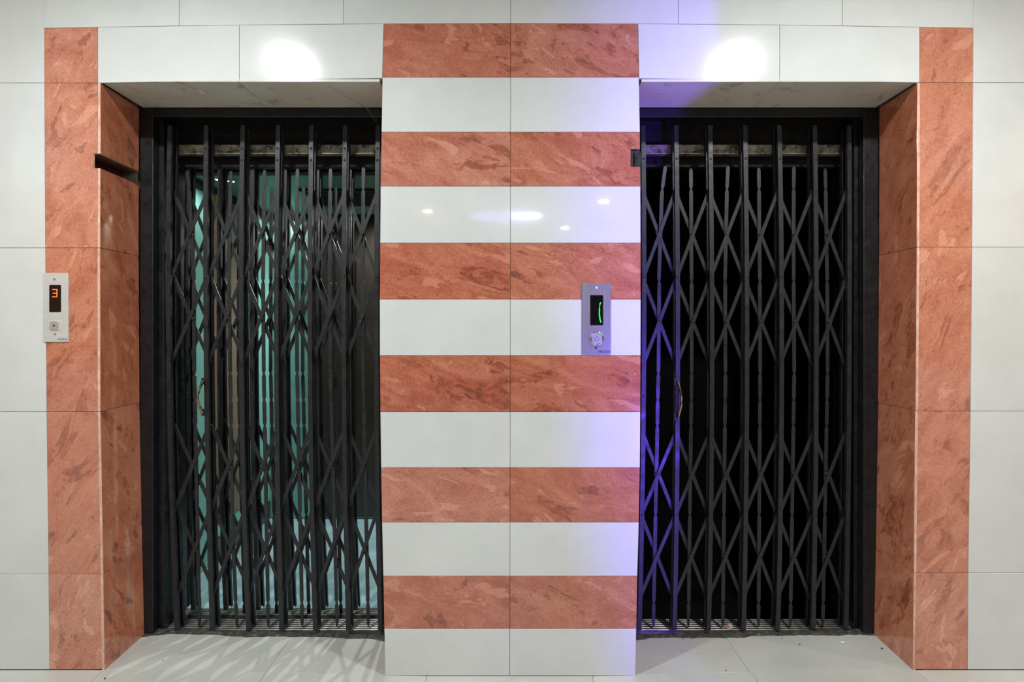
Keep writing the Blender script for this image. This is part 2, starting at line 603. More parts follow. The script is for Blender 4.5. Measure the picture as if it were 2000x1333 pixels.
# upright pink bands
for ta, tb, rows in ((L_OUT, L_IN, [None, 162, 484.5, 804.5, 1121.5, YB]), (R_IN, R_OUT, [None, 161.5, 483, 803.5, 1120, YB])):
    for i, (y0, y1) in enumerate(zip(rows, rows[1:])):
        ya = yb = y0
        if y0 is None:
            ya, yb = ytop(xl(ta, 55)), ytop(xl(tb, 55))
            y0 = 55
        a0, b0, a1, b1 = xl(ta, y0), xl(tb, y0), xl(ta, y1), xl(tb, y1)
        mat = [M['pink_v'], M['tile_edge']]
        if ta is L_OUT and i == 1:
            # the corner is cut away for the gate latch
            n0, n1 = 300.5, 328.5
            tile_px([(a0, ya), (b0, yb), (xl(tb, n0), n0), (182.5, n0), (182.5, n1), (xl(tb, n1), n1), (b1, y1), (a1, y1)], mat)
        else:
            tile_px([(a0, ya), (b0, yb), (b1, y1), (a1, y1)], mat)
# top course of white tiles (two rows up to the ceiling)
xs = [85.7, 350, 671, 997.5, 1325, 1645, 1901.5]
for x0, x1 in zip(xs, xs[1:]):
    tile_px([(x0, ytop(x0)), (x1, ytop(x1)), (x1, -158), (x0, -158)], M['white'])
# lintel tiles
LB = lambda x: 152.8 + (162 - 152.8) * (746 - x) / (746 - 194) if x < 998 else 153.4 + (161.4 - 153.4) * (x - 1249) / (1795 - 1249)
for x0, x1 in ((190.6, 467.3), (467.3, None)):
    xt, xb = (x1, x1) if x1 else (P_L[46], P_L[151])
    tile_px([(x0, ytop(x0)), (xt, ytop(xt)), (xb, LB(xb)), (x0, LB(x0))], M['white'])
for x0, x1 in ((None, 1523.0), (1523.0, 1796.2)):
    xt, xb = (x0, x0) if x0 else (P_R[46], P_R[151])
    tile_px([(xt, ytop(xt)), (x1, ytop(x1)), (x1, LB(x1)), (xb, LB(xb))], M['white'])
# striped pier
for i, (y0, y1) in enumerate(zip(PIER_Y, PIER_Y[1:])):
    mat = [M['pink_h'], M['tile_edge']] if i % 2 == 0 else M['white']
    t0, t1, t2 = (ytop(P_L[y0]), ytop(998), ytop(P_R[y0])) if i == 0 else (y0, y0, y0)
    tile_px([(P_L[y0], t0), (P_M(y0), t1), (P_M(y1), y1), (P_L[y1], y1)], mat)
    if i == 2:      # notch for the latch on the right edge
        tile_px([(P_M(y0), t1), (P_R[y0], t2), (1250.2, 291), (1232, 291), (1232, 325.5), (1250.6, 325.5), (P_R[y1], y1), (P_M(y1), y1)], mat)
    else:
        tile_px([(P_M(y0), t1), (P_R[y0], t2), (P_R[y1], y1), (P_M(y1), y1)], mat)

# return (reveal) tiles of the two openings
RB = 0.262                       # reveal depth
ed = [M['pink_j'], M['tile_edge']]


def reveal(front_x, back_x, facing, rows_front, rows_top_back=None, notch=None):
    """front_x / back_x: y-> pixel at Y=0 / Y=RB"""
    for y0, y1 in zip(rows_front, rows_front[1:]):
        if notch and abs(y0 - notch[0]) < 0.01:
            continue
        pts = []
        for (yy, dep) in ((y0, 0.0), (y0, RB), (y1, RB), (y1, 0.0)):
            z = P(0, yy, 0.0).z
            if yy == YB:
                z = FLOORZ
            # pixel row of that height at this depth
            py = CY - (z - CAMZ) * F / (D + dep)
            x = P(front_x(py), py, 0.0).x if dep == 0 else P(back_x(py), py, RB).x
            pts.append(Vector((x, dep + (-0.0005 if dep == 0 else 0), z)))
        slab('tile', pts, 0.0095, ed, wall, gap=0.0009, bev=0.0008, facing=facing)


lf = lambda y: lerp_tab([(160, 196.3), (484, 195.8), (804, 196.4), (1000, 200), (1310, 205)], y)
lb = lambda y: lerp_tab([(210, 272), (660, 270.5), (950, 275), (1240, 282)], y)
rf = lambda y: lerp_tab([(160, 1791.5), (484, 1790.6), (804, 1788.2), (1310, 1783.6)], y)
rb = lambda y: lerp_tab([(210, 1717.4), (660, 1716), (950, 1712.5), (1240, 1706)], y)
reveal(lf, lb, (1, 0, 0), [161.5, 300.5, 328.5, 484.5, 804.5, 1121.5, YB], notch=(300.5,))
reveal(rf, rb, (-1, 0, 0), [161.5, 483, 803.5, 1120, YB])
# reveals of the pier (seen only from the side)
for sgn, edge in ((-1, P_L), (1, P_R)):
    ex = lambda y: P(lerp_tab(sorted(edge.items()), y), 0, 0).x - sgn * 0.0015
    for y0, y1 in ((154, 484), (484, 804), (804, 1120), (1120, 1321)):
        z0, z1 = P(0, y0, 0).z, max(P(0, y1, 0).z, FLOORZ)
        slab('tile', [(ex(y0), 0.0092, z0), (ex(y0), RB, z0), (ex(y1), RB, z1), (ex(y1), 0.0092, z1)], 0.0085, ed, wall, gap=0.0009, bev=0.0008, facing=(sgn, 0, 0))
# soffit tiles
zsf = CAMZ + 0.9055
for x0, x1 in ((-1.514, -1.005), (-1.005, -0.484), (0.481, 0.993), (0.993, 1.500)):
    slab('tile', [(x0, -0.0005, zsf + 0.001), (x1, -0.0005, zsf + 0.001), (x1, RB, zsf), (x0, RB, zsf)], 0.0095, [M['soffit'], M['white']], wall, gap=0.0009, bev=0.0008, facing=(0, 0, -1))
# rubble lining inside the latch slot of the left reveal
bm = bmesh.new()
box(bm, (-1.604, 0.009, zB + 0.0005), (-1.598, RB - 0.001, zA - 0.0005))
box(bm, (-1.598, 0.0095, zA - 0.004), (-1.530, RB - 0.001, zA - 0.0005))
box(bm, (-1.598, 0.0095, zB + 0.0005), (-1.530, RB - 0.001, zB + 0.003))
sl = mesh_obj('slot_lining', bm, M['rubble'], wall)

# ------------------------------------------------------------------ floor
bm = bmesh.new()
box(bm, (-4.6, -9.2, -0.12), (4.6, 0.30, -0.036))
floor = mesh_obj('floor', bm, M['grout'])
tag(floor, 'pale glazed floor tiles of the lift lobby', None, None, 'structure')
xs = [-3.3, -2.7, -2.1, -1.5, -0.907, -0.31, 0.30, 0.89, 1.49, 2.09, 2.69, 3.29]
ys = [0.012, -0.6, -1.2, -1.84]


def ftile(x0, x1, y0, y1):
    # split at the pier edge so the shallow dip is followed
    slab('tile', [(x0, y0, floor_z(x0)), (x1, y0, floor_z(x1)), (x1, y1, floor_z(x1)), (x0, y1, floor_z(x0))], 0.012, M['floor'], floor, gap=0.0006, bev=0.0005, facing=(0, 0, 1))


for y1, y0 in zip(ys, ys[1:]):
    for x0, x1 in zip(xs, xs[1:]):
        ftile(x0, x1, y0, min(y1, 0.0) if (abs(x0) > 1.45 and abs(x1) > 1.45 and y1 > 0) else y1)
for x0, x1 in ((-1.516, -0.907), (-0.907, -0.4605), (0.4555, 0.885), (0.885, 1.502)):
    ftile(x0, x1, 0.012, 0.272)
# hall floor beyond the lobby
bm = bmesh.new()
box(bm, (-4.6, -9.2, -0.036), (4.6, -1.845, -0.012))
mesh_obj('hall_floor_finish', bm, M['floor'], floor)
# ragged mortar edge before each sill
rnd = random.Random(4)
for x0, x1 in ((-1.516, -0.483), (0.479, 1.502)):
    bm = bmesh.new()
    n = 46
    rows = []
    for i in range(n + 1):
        x = x0 + (x1 - x0) * i / n
        j = (math.sin(x * 13) * 0.5 + math.sin(x * 31 + 1) * 0.3 + rnd.uniform(-0.35, 0.35)) * 0.010
        edge = 0.266 + j
        if i < 5:
            edge -= 0.02 * (1 - i / 5)
        if i > n - 5:
            edge -= 0.02 * (1 - (n - i) / 5)
        zt = floor_z(x) + 0.0025
        rows.append([bm.verts.new((x, edge, zt - 0.002)), bm.verts.new((x, edge + 0.006, zt + rnd.uniform(0, 0.002))),
                     bm.verts.new((x, 0.305, zt + rnd.uniform(-0.001, 0.001))), bm.verts.new((x, 0.305, zt - 0.012)), bm.verts.new((x, edge, zt - 0.012))])
    for a, b in zip(rows, rows[1:]):
        for k in range(5):
            bm.faces.new((a[k], b[k], b[(k + 1) % 5], a[(k + 1) % 5]))
    mesh_obj('mortar_edge', bm, M['mortar'], floor)

# ------------------------------------------------------------------ the lobby around and behind the camera
bm = bmesh.new()
box(bm, (-4.6, -9.2, CEIL), (4.6, 0.0, CEIL + 0.08))
tag(mesh_obj('ceiling', bm, M['ceiling']), 'flat white lobby ceiling above the lifts', None, None, 'structure')
for s, nm in ((-1, 'wall_left'), (1, 'wall_right')):
    bm = bmesh.new()
    box(bm, (s * 4.6, -9.2, -0.1), (s * 4.7, 0.1, CEIL))
    tag(mesh_obj(nm, bm, M['cream_paint']), 'cream side wall of the hall, %s of the lifts' % ('left' if s < 0 else 'right'), None, None, 'structure')
bm = bmesh.new()
box(bm, (-4.7, -9.3, -0.1), (4.7, -9.2, CEIL))
tag(mesh_obj('wall_hall_end', bm, M['cream_paint']), 'cream end wall of the hall facing the lifts', None, None, 'structure')
# wall opposite the lifts: white dado, peach tile courses above, a wide opening in the middle
for s, x0, x1 in ((-1, -3.35, -2.45), (1, 2.45, 4.6)):
    bm = bmesh.new()
    box(bm, (x0, -2.0, -0.03), (x1, -1.86, CEIL))
    wf = mesh_obj('wall_front_left' if s < 0 else 'wall_front_right', bm, M['white_paint'])
    tag(wf, 'lobby wall opposite the lifts with white dado, %s of the opening' % ('left' if s < 0 else 'right'), None, None, 'structure')
    bbox('dado_panel', (x0, -1.86, 0.0), (x1, -1.845, 1.0), M['white_paint'], wf, 0.003)
    z = 1.006
    while z < 2.2:
        bbox('tile', (x0, -1.86, z), (x1, -1.848, z + 0.112), M['peach'], wf, 0.002)
        z += 0.122
# downlights and hall lamps as fixtures, added ones included
for i, (x, y) in enumerate(DOWNLIGHTS):
    t = empty('downlight', (x, y, CEIL))
    bm = bmesh.new(); annulus(bm, (x, y, CEIL - 0.012), 0.078, 0.098, 0.012, axis='z'); mesh_obj('trim_ring', bm, M['white_paint'], t)
    bm = bmesh.new(); disc(bm, (x, y, CEIL - 0.016), 0.077, 0.014, 'z', 32, 0.002); mesh_obj('lens', bm, M['lamp_glow'], t)
    tag(t, 'round recessed downlight in the ceiling %s' % ('before the left lift', 'before the right lift', 'at the far left of the lobby, added for side light', 'at the far right of the lobby, added for side light')[i], 'downlight', 'lobby downlights')
for i, (x, y) in enumerate(ADDED_HALL_PANELS):
    t = empty('added_ceiling_panel_light', (x, y, CEIL))
    bm = bmesh.new()
    for a, b in (((-.31, -.31), (.31, -.29)), ((-.31, .29), (.31, .31)), ((-.31, -.29), (-.29, .29)), ((.29, -.29), (.31, .29))):
        box(bm, (x + a[0], y + a[1], CEIL - 0.02), (x + b[0], y + b[1], CEIL))
    mesh_obj('frame', bm, M['white_paint'], t)
    bbox('diffuser', (x - .29, y - .29, CEIL - 0.015), (x + .29, y + .29, CEIL - 0.004), M['lamp_glow'], t)
    tag(t, 'added square ceiling light panel in the hall, %s side' % ('left' if i == 0 else 'right'), 'ceiling light', 'added hall ceiling panels')
for i, (x, y, r) in enumerate(((-1.06, -5.5, 0.05), (1.09, -4.9, 0.06), (0.80, -6.8, 0.06))):
    t = empty('hall_spot', (x, y, CEIL))
    bm = bmesh.new(); annulus(bm, (x, y, CEIL - 0.02), r, r + 0.02, 0.02, axis='z'); mesh_obj('trim_ring', bm, M['white_paint'], t)
    bm = bmesh.new(); disc(bm, (x, y, CEIL - 0.03), r, 0.028, 'z', 20, 0.002); mesh_obj('lens', bm, M['warm_glow'], t)
    tag(t, 'small warm ceiling spot in the hall, %s' % ('left of the blue cove', 'nearest on the right', 'farthest on the right')[i], 'spotlight', 'warm hall spots')
t = empty('blue_cove_light', (-0.05, -5.9, CEIL))
bm = bmesh.new(); annulus(bm, (-0.05, -5.9, CEIL - 0.03), 0.50, 0.56, 0.03, axis='z', n=40); mesh_obj('cove_ring', bm, M['white_paint'], t)
bm = bmesh.new(); disc(bm, (-0.05, -5.9, CEIL - 0.012), 0.50, 0.010, 'z', 40, 0.002); mesh_obj('glow_panel', bm, M['blue_glow'], t)
bm = bmesh.new(); disc(bm, (0.20, -5.85, CEIL - 0.03), 0.20, 0.017, 'z', 28, 0.004); mesh_obj('lamp', bm, M['blue_core'], t)
tag(t, 'round blue glowing ceiling cove in the hall', 'ceiling light')

# added stage light, unseen behind the camera, its barn door added to cut the beam
bx, by, bz = 1.28, -2.75, 0.36
t = empty('added_stage_light', (bx, by, 0.0))
bm = bmesh.new(); box(bm, (bx - 0.07, by - 0.20, bz - 0.07), (bx + 0.07, by - 0.02, bz + 0.07)); bmesh.ops.bevel(bm, geom=bm.edges[:], offset=0.012, segments=2, affect='EDGES')
mesh_obj('lamp_housing', bm, M['blackmatt'], t)
bm = bmesh.new(); box(bm, (bx - 0.0382, by + 0.20, bz - 0.12), (bx + 0.10, by + 0.203, bz + 0.24)); mesh_obj('added_barn_door', bm, M['blackmatt'], t)
bm = bmesh.new(); tube(bm, [(bx + 0.05, by - 0.03, bz), (bx + 0.085, by + 0.2, bz)], 0.006); mesh_obj('added_barn_door_arm', bm, M['blackmatt'], t)
bm = bmesh.new(); tube(bm, [(bx, by - 0.1, -0.01), (bx, by - 0.1, bz - 0.06)], 0.014); mesh_obj('stand_pole', bm, M['blackmatt'], t)
for k in range(3):
    a_ = 2 * math.pi * k / 3
    bm = bmesh.new(); tube(bm, [(bx, by - 0.1, 0.20), (bx + 0.25 * math.cos(a_), by - 0.1 + 0.25 * math.sin(a_), -0.006)], 0.009); mesh_obj('stand_leg', bm, M['blackmatt'], t)
tag(t, 'added black stage light on a tripod stand throwing a blue beam', 'stage light')

# ------------------------------------------------------------------ shafts
for nm, x0, x1, lab in (('wall_shaft_left', -2.0, -0.20, 'near-black shaft walls behind the left lift car'), ('wall_shaft_right', 0.20, 2.0, 'dark empty shaft walls behind the right gate')):
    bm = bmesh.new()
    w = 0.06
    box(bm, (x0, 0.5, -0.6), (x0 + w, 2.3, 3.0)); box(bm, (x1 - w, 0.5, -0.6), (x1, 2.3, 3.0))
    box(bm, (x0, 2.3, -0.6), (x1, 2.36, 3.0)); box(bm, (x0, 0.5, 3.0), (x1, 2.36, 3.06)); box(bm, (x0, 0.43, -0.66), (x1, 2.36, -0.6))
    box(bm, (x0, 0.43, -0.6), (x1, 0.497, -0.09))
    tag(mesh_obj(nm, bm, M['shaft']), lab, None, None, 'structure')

# ------------------------------------------------------------------ lift door frames
ZR = lambda py, Y: P(0, py, Y).z


def door_frame(side, xo0, xo1, xp, lab):
    """side -1 left lift, 1 right lift; xo0..xo1 outer post face, xp pier face"""
    t = empty('door_frame', ((xo0 + xp) / 2, 0.30, 0.0))
    zt = CAMZ + 0.903
    s = -side       # towards the pier
    # outer post: flat face, stepped return
    bbox('post', (xo0, 0.262, floor_z(xo0) + 0.002), (xo1, 0.30, zt), M['frame'], t, 0.002)
    bbox('post_return', (xo0, 0.305, floor_z(xo0) + 0.003), (xo1 + s * 0.016, 0.50, zt), M['frame'], t, 0.002)
    bbox('post', (xp, 0.262, -0.018), (xp - s * 0.040, 0.50, zt), M['frame'], t, 0.002)
    a, b = sorted((xo1, xp - s * 0.040))
    bbox('header', (a, 0.263, ZR(228, .262)), (b, 0.30, zt), M['frame'], t, 0.002)
    bbox('header_recess', (a, 0.410, CAMZ + 0.70), (b, 0.45, zt), M['blackmatt'], t)
    bm = bmesh.new()
    box(bm, (a, 0.355, ZR(298, .355)), (b, 0.384, ZR(283, .355)))
    box(bm, (a, 0.350, ZR(301, .35)), (b, 0.384, ZR(298.2, .35)))
    mesh_obj('track', bm, M['track'], t)
    tag(t, lab, 'door frame')
    return t


door_frame(-1, -1.527, -1.474, -0.484, 'black steel door frame around the lit left lift gate')
door_frame(1, 1.512, 1.452, 0.480, 'black steel door frame around the dark right lift gate')

# ------------------------------------------------------------------ sills
for side, x0, x1, lab in ((-1, -1.47, -0.525, 'grooved metal landing sill under the left folding gate'), (1, 0.52, 1.45, 'grooved metal landing sill under the right folding gate')):
    t = empty('landing_sill', ((x0 + x1) / 2, 0.35, -0.02))
    bbox('base_plate', (x0, 0.306, -0.034), (x1, 0.405, -0.012), M['sill'], t)
    y = 0.308
    for k in range(6):
        bbox('ridge', (x0, y, -0.0118), (x1, y + 0.010, -0.003), M['sill'], t, 0.0012)
        y += 0.0170
    tag(t, lab, 'door sill')

# ------------------------------------------------------------------ folding lattice gates
def quad3(tab, py):
    (y0, a), (y1, b), (y2, c) = tab
    return (a * (py - y1) * (py - y2) / ((y0 - y1) * (y0 - y2)) + b * (py - y0) * (py - y2) / ((y1 - y0) * (y1 - y2))
            + c * (py - y0) * (py - y1) / ((y2 - y0) * (y2 - y1)))


def strip(bm, pts_w, y0, y1):
    """vertical bar: pts_w list of (x_centre, z, half_width) swept between depths y0,y1"""
    rings = []
    for x, z, h in pts_w:
        rings.append([bm.verts.new((x - h, y0, z)), bm.verts.new((x + h, y0, z)), bm.verts.new((x + h, y1, z)), bm.verts.new((x - h, y1, z))])
    for a, b in zip(rings, rings[1:]):
        for k in range(4):
            bm.faces.new((a[k], a[(k + 1) % 4], b[(k + 1) % 4], b[k]))
    bm.faces.new(rings[0]); bm.faces.new(list(reversed(rings[-1])))


def u_channel(bm, xs_z, y_web, y_open, hw, t=0.003):
    """U section bar with its web at y_web and flanges running to y_open"""
    rings = []
    s = 1 if y_open > y_web else -1
    for x, z in xs_z:
        sec = [(-hw, y_web), (hw, y_web), (hw, y_open), (hw - t, y_open), (hw - t, y_web + s * t), (-hw + t, y_web + s * t), (-hw + t, y_open), (-hw, y_open)]
        rings.append([bm.verts.new((x + a, b, z)) for a, b in sec])
    for a, b in zip(rings, rings[1:]):
        for k in range(8):
            bm.faces.new((a[k], a[(k + 1) % 8], b[(k + 1) % 8], b[k]))
    for r, rev in ((rings[0], False), (rings[-1], True)):
        for q in ((0, 1, 4, 5), (1, 2, 3, 4), (0, 5, 6, 7)):
            bm.faces.new([r[i] for i in (reversed(q) if rev else q)])


def rivet_mesh():
    bm = bmesh.new()
    bmesh.ops.create_uvsphere(bm, u_segments=10, v_segments=6, radius=1.0)
    bmesh.ops.delete(bm, geom=[v for v in bm.verts if v.co.y > 0.05], context='VERTS')
    for v in bm.verts:
        v.co = Vector((v.co.x * 0.0052, v.co.y * 0.0036, v.co.z * 0.0052))
    me = bpy.data.meshes.new('rivet')
    bm.to_mesh(me); bm.free()
    me.materials.append(M['black'])
    for p in me.polygons:
        p.use_smooth = True
    return me


RIVET = rivet_mesh()


def gate(name, chans, pickets, yf, ref, levels, rivets, ytop_px, ybot_px, hw=0.0090, first_bay=0):
    """chans: three-point tables of channel centres in pixels at depth ref; everything else follows at that depth"""
    Rx = lambda tab, py: P(quad3(tab, py), py, ref).x
    Rz = lambda py: P(0, py, ref).z
    root = empty(name, (P(quad3(chans[len(chans) // 2], 695), 695, ref).x, yf + 0.03, 0.0))
    n = 14
    for ci, tab in enumerate(chans):
        col = [(Rx(tab, ytop_px + (ybot_px - ytop_px) * k / n), Rz(ytop_px + (ybot_px - ytop_px) * k / n)) for k in range(n + 1)]
        bm = bmesh.new(); u_channel(bm, col, yf, yf + 0.015, hw)
        ch = mesh_obj('front_channel', bm, M['black'], root)
        for ry in rivets:
            link('rivet', RIVET, ch, (Rx(tab, ry), yf, Rz(ry)))
        bm = bmesh.new(); u_channel(bm, [(x + 0.0, z - 0.004) for x, z in col], yf + 0.056, yf + 0.041, hw)
        mesh_obj('rear_channel', bm, M['black'], root)
    for bi in range(first_bay, len(chans) - 1):
        ta, tb = chans[bi], chans[bi + 1]
        for (y0, y1) in levels:
            for up in (True, False):
                pa = (Rx(ta, y1 if up else y0), Rz(y1 if up else y0))
                pb = (Rx(tb, y0 if up else y1), Rz(y0 if up else y1))
                d = Vector((pb[0] - pa[0], pb[1] - pa[1])).normalized()
                nn = Vector((-d.y, d.x)) * 0.0072
                yy = yf + (0.019 if up else 0.033)
                bm = bmesh.new()
                q = []
                # rounded ends
                for (c, sgn) in ((pa, -1), (pb, 1)):
                    for ang in (-90, -45, 0, 45, 90):
                        a = math.radians(ang)
                        off = d * sgn * math.cos(a) * 0.0072 + nn * (math.sin(a) * sgn)
                        q.append((c[0] + off.x, c[1] + off.y))
                fr = [bm.verts.new((x, yy, z)) for x, z in q]
                bk = [bm.verts.new((x, yy + 0.004, z)) for x, z in q]
                bm.faces.new(fr); bm.faces.new(list(reversed(bk)))
                for k in range(len(q)):
                    j = (k + 1) % len(q)
                    bm.faces.new((fr[k], bk[k], bk[j], fr[j]))
                mesh_obj('strap', bm, M['black'], root)
    # flat pickets with necked joints
    for tab in pickets:
        top = tab[0][0]
        marks = [367, 549, 731, 783, 834, 1010, 1184]
        ys_ = [top, top + 2, top + 6]
        hs = [0.0030, 0.0060, 0.0074]
        for mk in marks:
            if mk < top + 14:
                continue
            ys_ += [mk - 5, mk - 2.2, mk + 2.2, mk + 5]
            hs += [0.0074, 0.0044, 0.0044, 0.0078]
        ys_ += [1200, 1222, tab[-1][0]]
        hs += [0.0074, 0.0060, 0.0022]
        bm = bmesh.new()
        strip(bm, [(P(lerp_tab(tab, y), y, ref).x, Rz(y), h) for y, h in zip(ys_, hs)], yf + 0.026, yf + 0.030)
        mesh_obj('picket', bm, M['black'], root)
        for (y0, y1) in levels:
            yc = (y0 + y1) / 2
            link('rivet', RIVET, root, (P(lerp_tab(tab, yc), yc, ref).x, yf + 0.019, Rz(yc)))
    return root


def handle(root, x, yf, z0, z1, mat, bulge=0.0, ref=0.285):
    bm = bmesh.new()
    pts = [(x, yf + 0.001, z0)]
    for k in range(9):
        t = k / 8
        pts.append((x + bulge * math.sin(math.pi * t), yf - 0.004 - 0.026 * math.sin(math.pi * min(max(t, 0.12), 0.88)) ** 0.6, z0 + (z1 - z0) * t))
    pts.append((x, yf + 0.001, z1))
    tube(bm, pts, 0.0050, 8)
    h = mesh_obj('handle', bm, mat, root)
    for z in (z0 + 0.012, z1 - 0.012):
        sgn = 1 if z < (z0 + z1) / 2 else -1
        bm = bmesh.new()
        box(bm, (x - 0.011, yf - 0.0025, z - sgn * 0.012 - 0.014), (x + 0.011, yf, z - sgn * 0.012 + 0.014))
        mesh_obj('handle_plate', bm, M['black'], h)
    return h


T3 = lambda a, b, c: ((245, a), (695, b), (1232, c))
YG = 0.287
lch = [T3(331.5, 329, 345), T3(402.4, 402, 414), T3(474, 470.8, 485), T3(543, 539.5, 549.5), T3(608.3, 605.2, 615.5), T3(673.7, 671.5, 680), T3(738, 735, 742.5)]
lpk = [[(332, 359), (456, 371.7), (695, 372), (1232, 383)], [(331, 445.5), (456, 440), (695, 443), (1100, 449), (1232, 457.5)],
       [(329, 511.8), (456, 508), (695, 509.2), (1232, 519)], [(327, 576.7), (456, 573.8), (695, 575), (1232, 586)],
       [(326, 642), (456, 639.6), (695, 640.4), (1232, 655)], [(324, 707), (456, 705.2), (695, 705.4), (1232, 716.5)]]
LV_L = [(370, 543), (536, 708), (833, 999), (994, 1164)]
g1 = gate('folding_gate', lch, lpk, YG, YG, LV_L, [290, 313, 541, 775, 1003], 245, 1232)
tag(g1, 'black collapsible lattice gate in front of the lit left lift car', 'gate', 'lift gates')
for x_px in (303.5, 316.5):     # folded channels parked against the left post
    bm = bmesh.new()
    u_channel(bm, [(P(x_px + 4 * k, 0, 0.31).x, P(0, 245 + 987 * k, YG).z) for k in (0, 1)], 0.306, 0.325, 0.009)
    mesh_obj('parked_channel', bm, M['black'], g1)
handle(g1, P(399, 0, YG).x, YG, P(0, 806, YG).z, P(0, 745, YG).z, M['handle'], -0.012)

rch = [T3(1256.5, 1258, 1249), T3(1320.8, 1324.2, 1317.5), T3(1387.2, 1391, 1384.3), T3(1455.6, 1459.3, 1452.8), T3(1522.4, 1527.3, 1519.6), T3(1591.8, 1595, 1588.6), T3(1659, 1659.3, 1653)]
rpk = [[(321, 1303), (455, 1284.5), (560, 1291), (695, 1289.6), (1232, 1279)], [(326, 1353), (455, 1354), (695, 1355), (1232, 1348.2)],
       [(321, 1426.5), (455, 1420), (695, 1421.6), (1232, 1416)], [(325, 1487), (455, 1488.5), (695, 1490), (1232, 1486.5)],
       [(322, 1556.5), (455, 1554.8), (695, 1557.5), (1232, 1549.4)], [(326, 1618), (455, 1621), (695, 1623.5), (1232, 1613.3)]]
LV_R = [(368, 543), (540, 714), (844, 1011), (1007, 1175)]
g2 = gate('folding_gate', rch, rpk, YG, YG, LV_R, [310, 541, 774, 1006], 245, 1232)
tag(g2, 'black collapsible lattice gate before the dark shaft, lit blue at one edge', 'gate', 'lift gates')
handle(g2, P(1322.5, 0, YG).x, YG, P(0, 815, YG).z, P(0, 746, YG).z, M['handle'], 0.010)
# latch plate in the pier notch
bm = bmesh.new()
xa, xb = P(1232.6, 0, 0).x, P(1251, 0, 0).x
za, zb = P(0, 325, 0).z, P(0, 291.5, 0).z
box(bm, (xa, 0.0075, za), (xa + 0.0035, 0.0092, zb))
box(bm, (xa, 0.0090, za), (xb - 0.002, 0.0110, zb))
box(bm, (xa + 0.014, 0.0010, za + 0.001), (xa + 0.0175, 0.0090, zb - 0.012))
box(bm, (xa + 0.020, 0.0040, za + 0.001), (xb + 0.002, 0.0092, zb - 0.020))
lt = mesh_obj('latch_keep', bm, M['frame'])
tag(lt, 'small black latch plate set in a notch at the striped pier edge', 'latch')
link('rivet', RIVET, lt, (xa + 0.025, 0.004, (za + zb) / 2 + 0.002))

# ------------------------------------------------------------------ left lift car and its own gate
XC0, XC1, YC0, YC1 = -1.60, -0.46, 0.50, 1.79
ZC = CAMZ + 0.745
car = empty('lift_car', ((XC0 + XC1) / 2, (YC0 + YC1) / 2, 0.0))
bbox('car_floor', (XC0, 0.503, -0.06), (XC1, YC1, -0.002), M['carfloor'], car)
bbox('car_ceiling', (XC0, 0.503, ZC), (XC1, YC1, ZC + 0.04), M['teal_ceiling'], car)
wl = bbox('side_wall', (XC0 - 0.03, 0.503, 0.0), (XC0, YC1 + 0.03, ZC), M['teal'], car)
wb = bbox('rear_wall', (XC0, YC1, 0.0), (XC1, YC1 + 0.03, ZC), M['teal'], car)
wr = bbox('side_wall', (XC1, 0.503, 0.0), (XC1 + 0.03, YC1 + 0.03, ZC), M['darkpanel'], car)
bbox('brown_panel', (XC0 + 0.0005, 1.0, 0.20), (XC0 + 0.012, 1.42, ZC - 0.035), M['brown'], wl, 0.003)
bbox('kick_panel', (XC0 + 0.0005, 0.98, 0.0), (XC0 + 0.010, 1.78, 0.12), M['darkpanel'], wl, 0.003)
bbox('dark_panel', (-1.315, YC1 - 0.014, 0.012), (XC1 - 0.002, YC1 - 0.0005, ZC - 0.035), M['darkpanel'], wb, 0.003)
bbox('metal_strip', (-1.02, YC1 - 0.018, 0.30), (-0.965, YC1 - 0.0145, ZC - 0.30), M['darkpanel'], wb, 0.002)
bbox('cornice', (XC0 + 0.0005, 0.503, ZC - 0.032), (XC0 + 0.03, YC1 - 0.0005, ZC - 0.0005), M['blackmatt'], car)
bbox('cornice', (XC0 + 0.03, YC1 - 0.03, ZC - 0.032), (XC1 - 0.0005, YC1 - 0.0005, ZC - 0.0005), M['blackmatt'], car)
# ceiling spots, an added one on the right, and fan grille
for i, (px, py) in enumerate(((428, 350), (451, 353), (555, 415))):
    d = F * 0.745 / (CY - py)
    x, y = (px - CX) * d / F, d - D
    bm = bmesh.new(); annulus(bm, (x, y, ZC - 0.006), 0.018, 0.028, 0.006, axis='z', n=20); r = mesh_obj('spot_ring', bm, M['chrome'], car)
    bm = bmesh.new(); disc(bm, (x, y, ZC - 0.004), 0.017, 0.003, 'z', 16, 0.001); mesh_obj('spot_lens', bm, M['car_glow'], r)
    light('car_spot_lamp', 'SPOT', (x, y, ZC - 0.012), CAR_W * (0.9 if i != 1 else 0.4), (0.9, 1.0, 0.98), (x, y, 0), spot_size=math.radians(165), spot_blend=0.6, shadow_soft_size=0.018)
    if i == 2:  # extra spot added out of view to light the left wall evenly
        light('car_spot_lamp', 'SPOT', (-0.62, y, ZC - 0.012), CAR_W * 26, (0.9, 1.0, 0.98), (-0.62, y, 0), spot_size=math.radians(165), spot_blend=0.6, shadow_soft_size=0.018)
        bm = bmesh.new(); annulus(bm, (-0.62, y, ZC - 0.006), 0.018, 0.028, 0.006, axis='z', n=20); r = mesh_obj('spot_ring', bm, M['chrome'], car)
        bm = bmesh.new(); disc(bm, (-0.62, y, ZC - 0.004), 0.017, 0.003, 'z', 16, 0.001); mesh_obj('spot_lens', bm, M['car_glow'], r)
fg = bbox('fan_grille', (-1.14, 1.02, ZC - 0.012), (-0.66, 1.45, ZC - 0.0005), M['blackmatt'], car, 0.003)
for k in range(7):
    y = 1.06 + k * 0.055
    bbox('louvre', (-1.12, y, ZC - 0.016), (-0.68, y + 0.02, ZC - 0.0122), M['blackmatt'], fg)
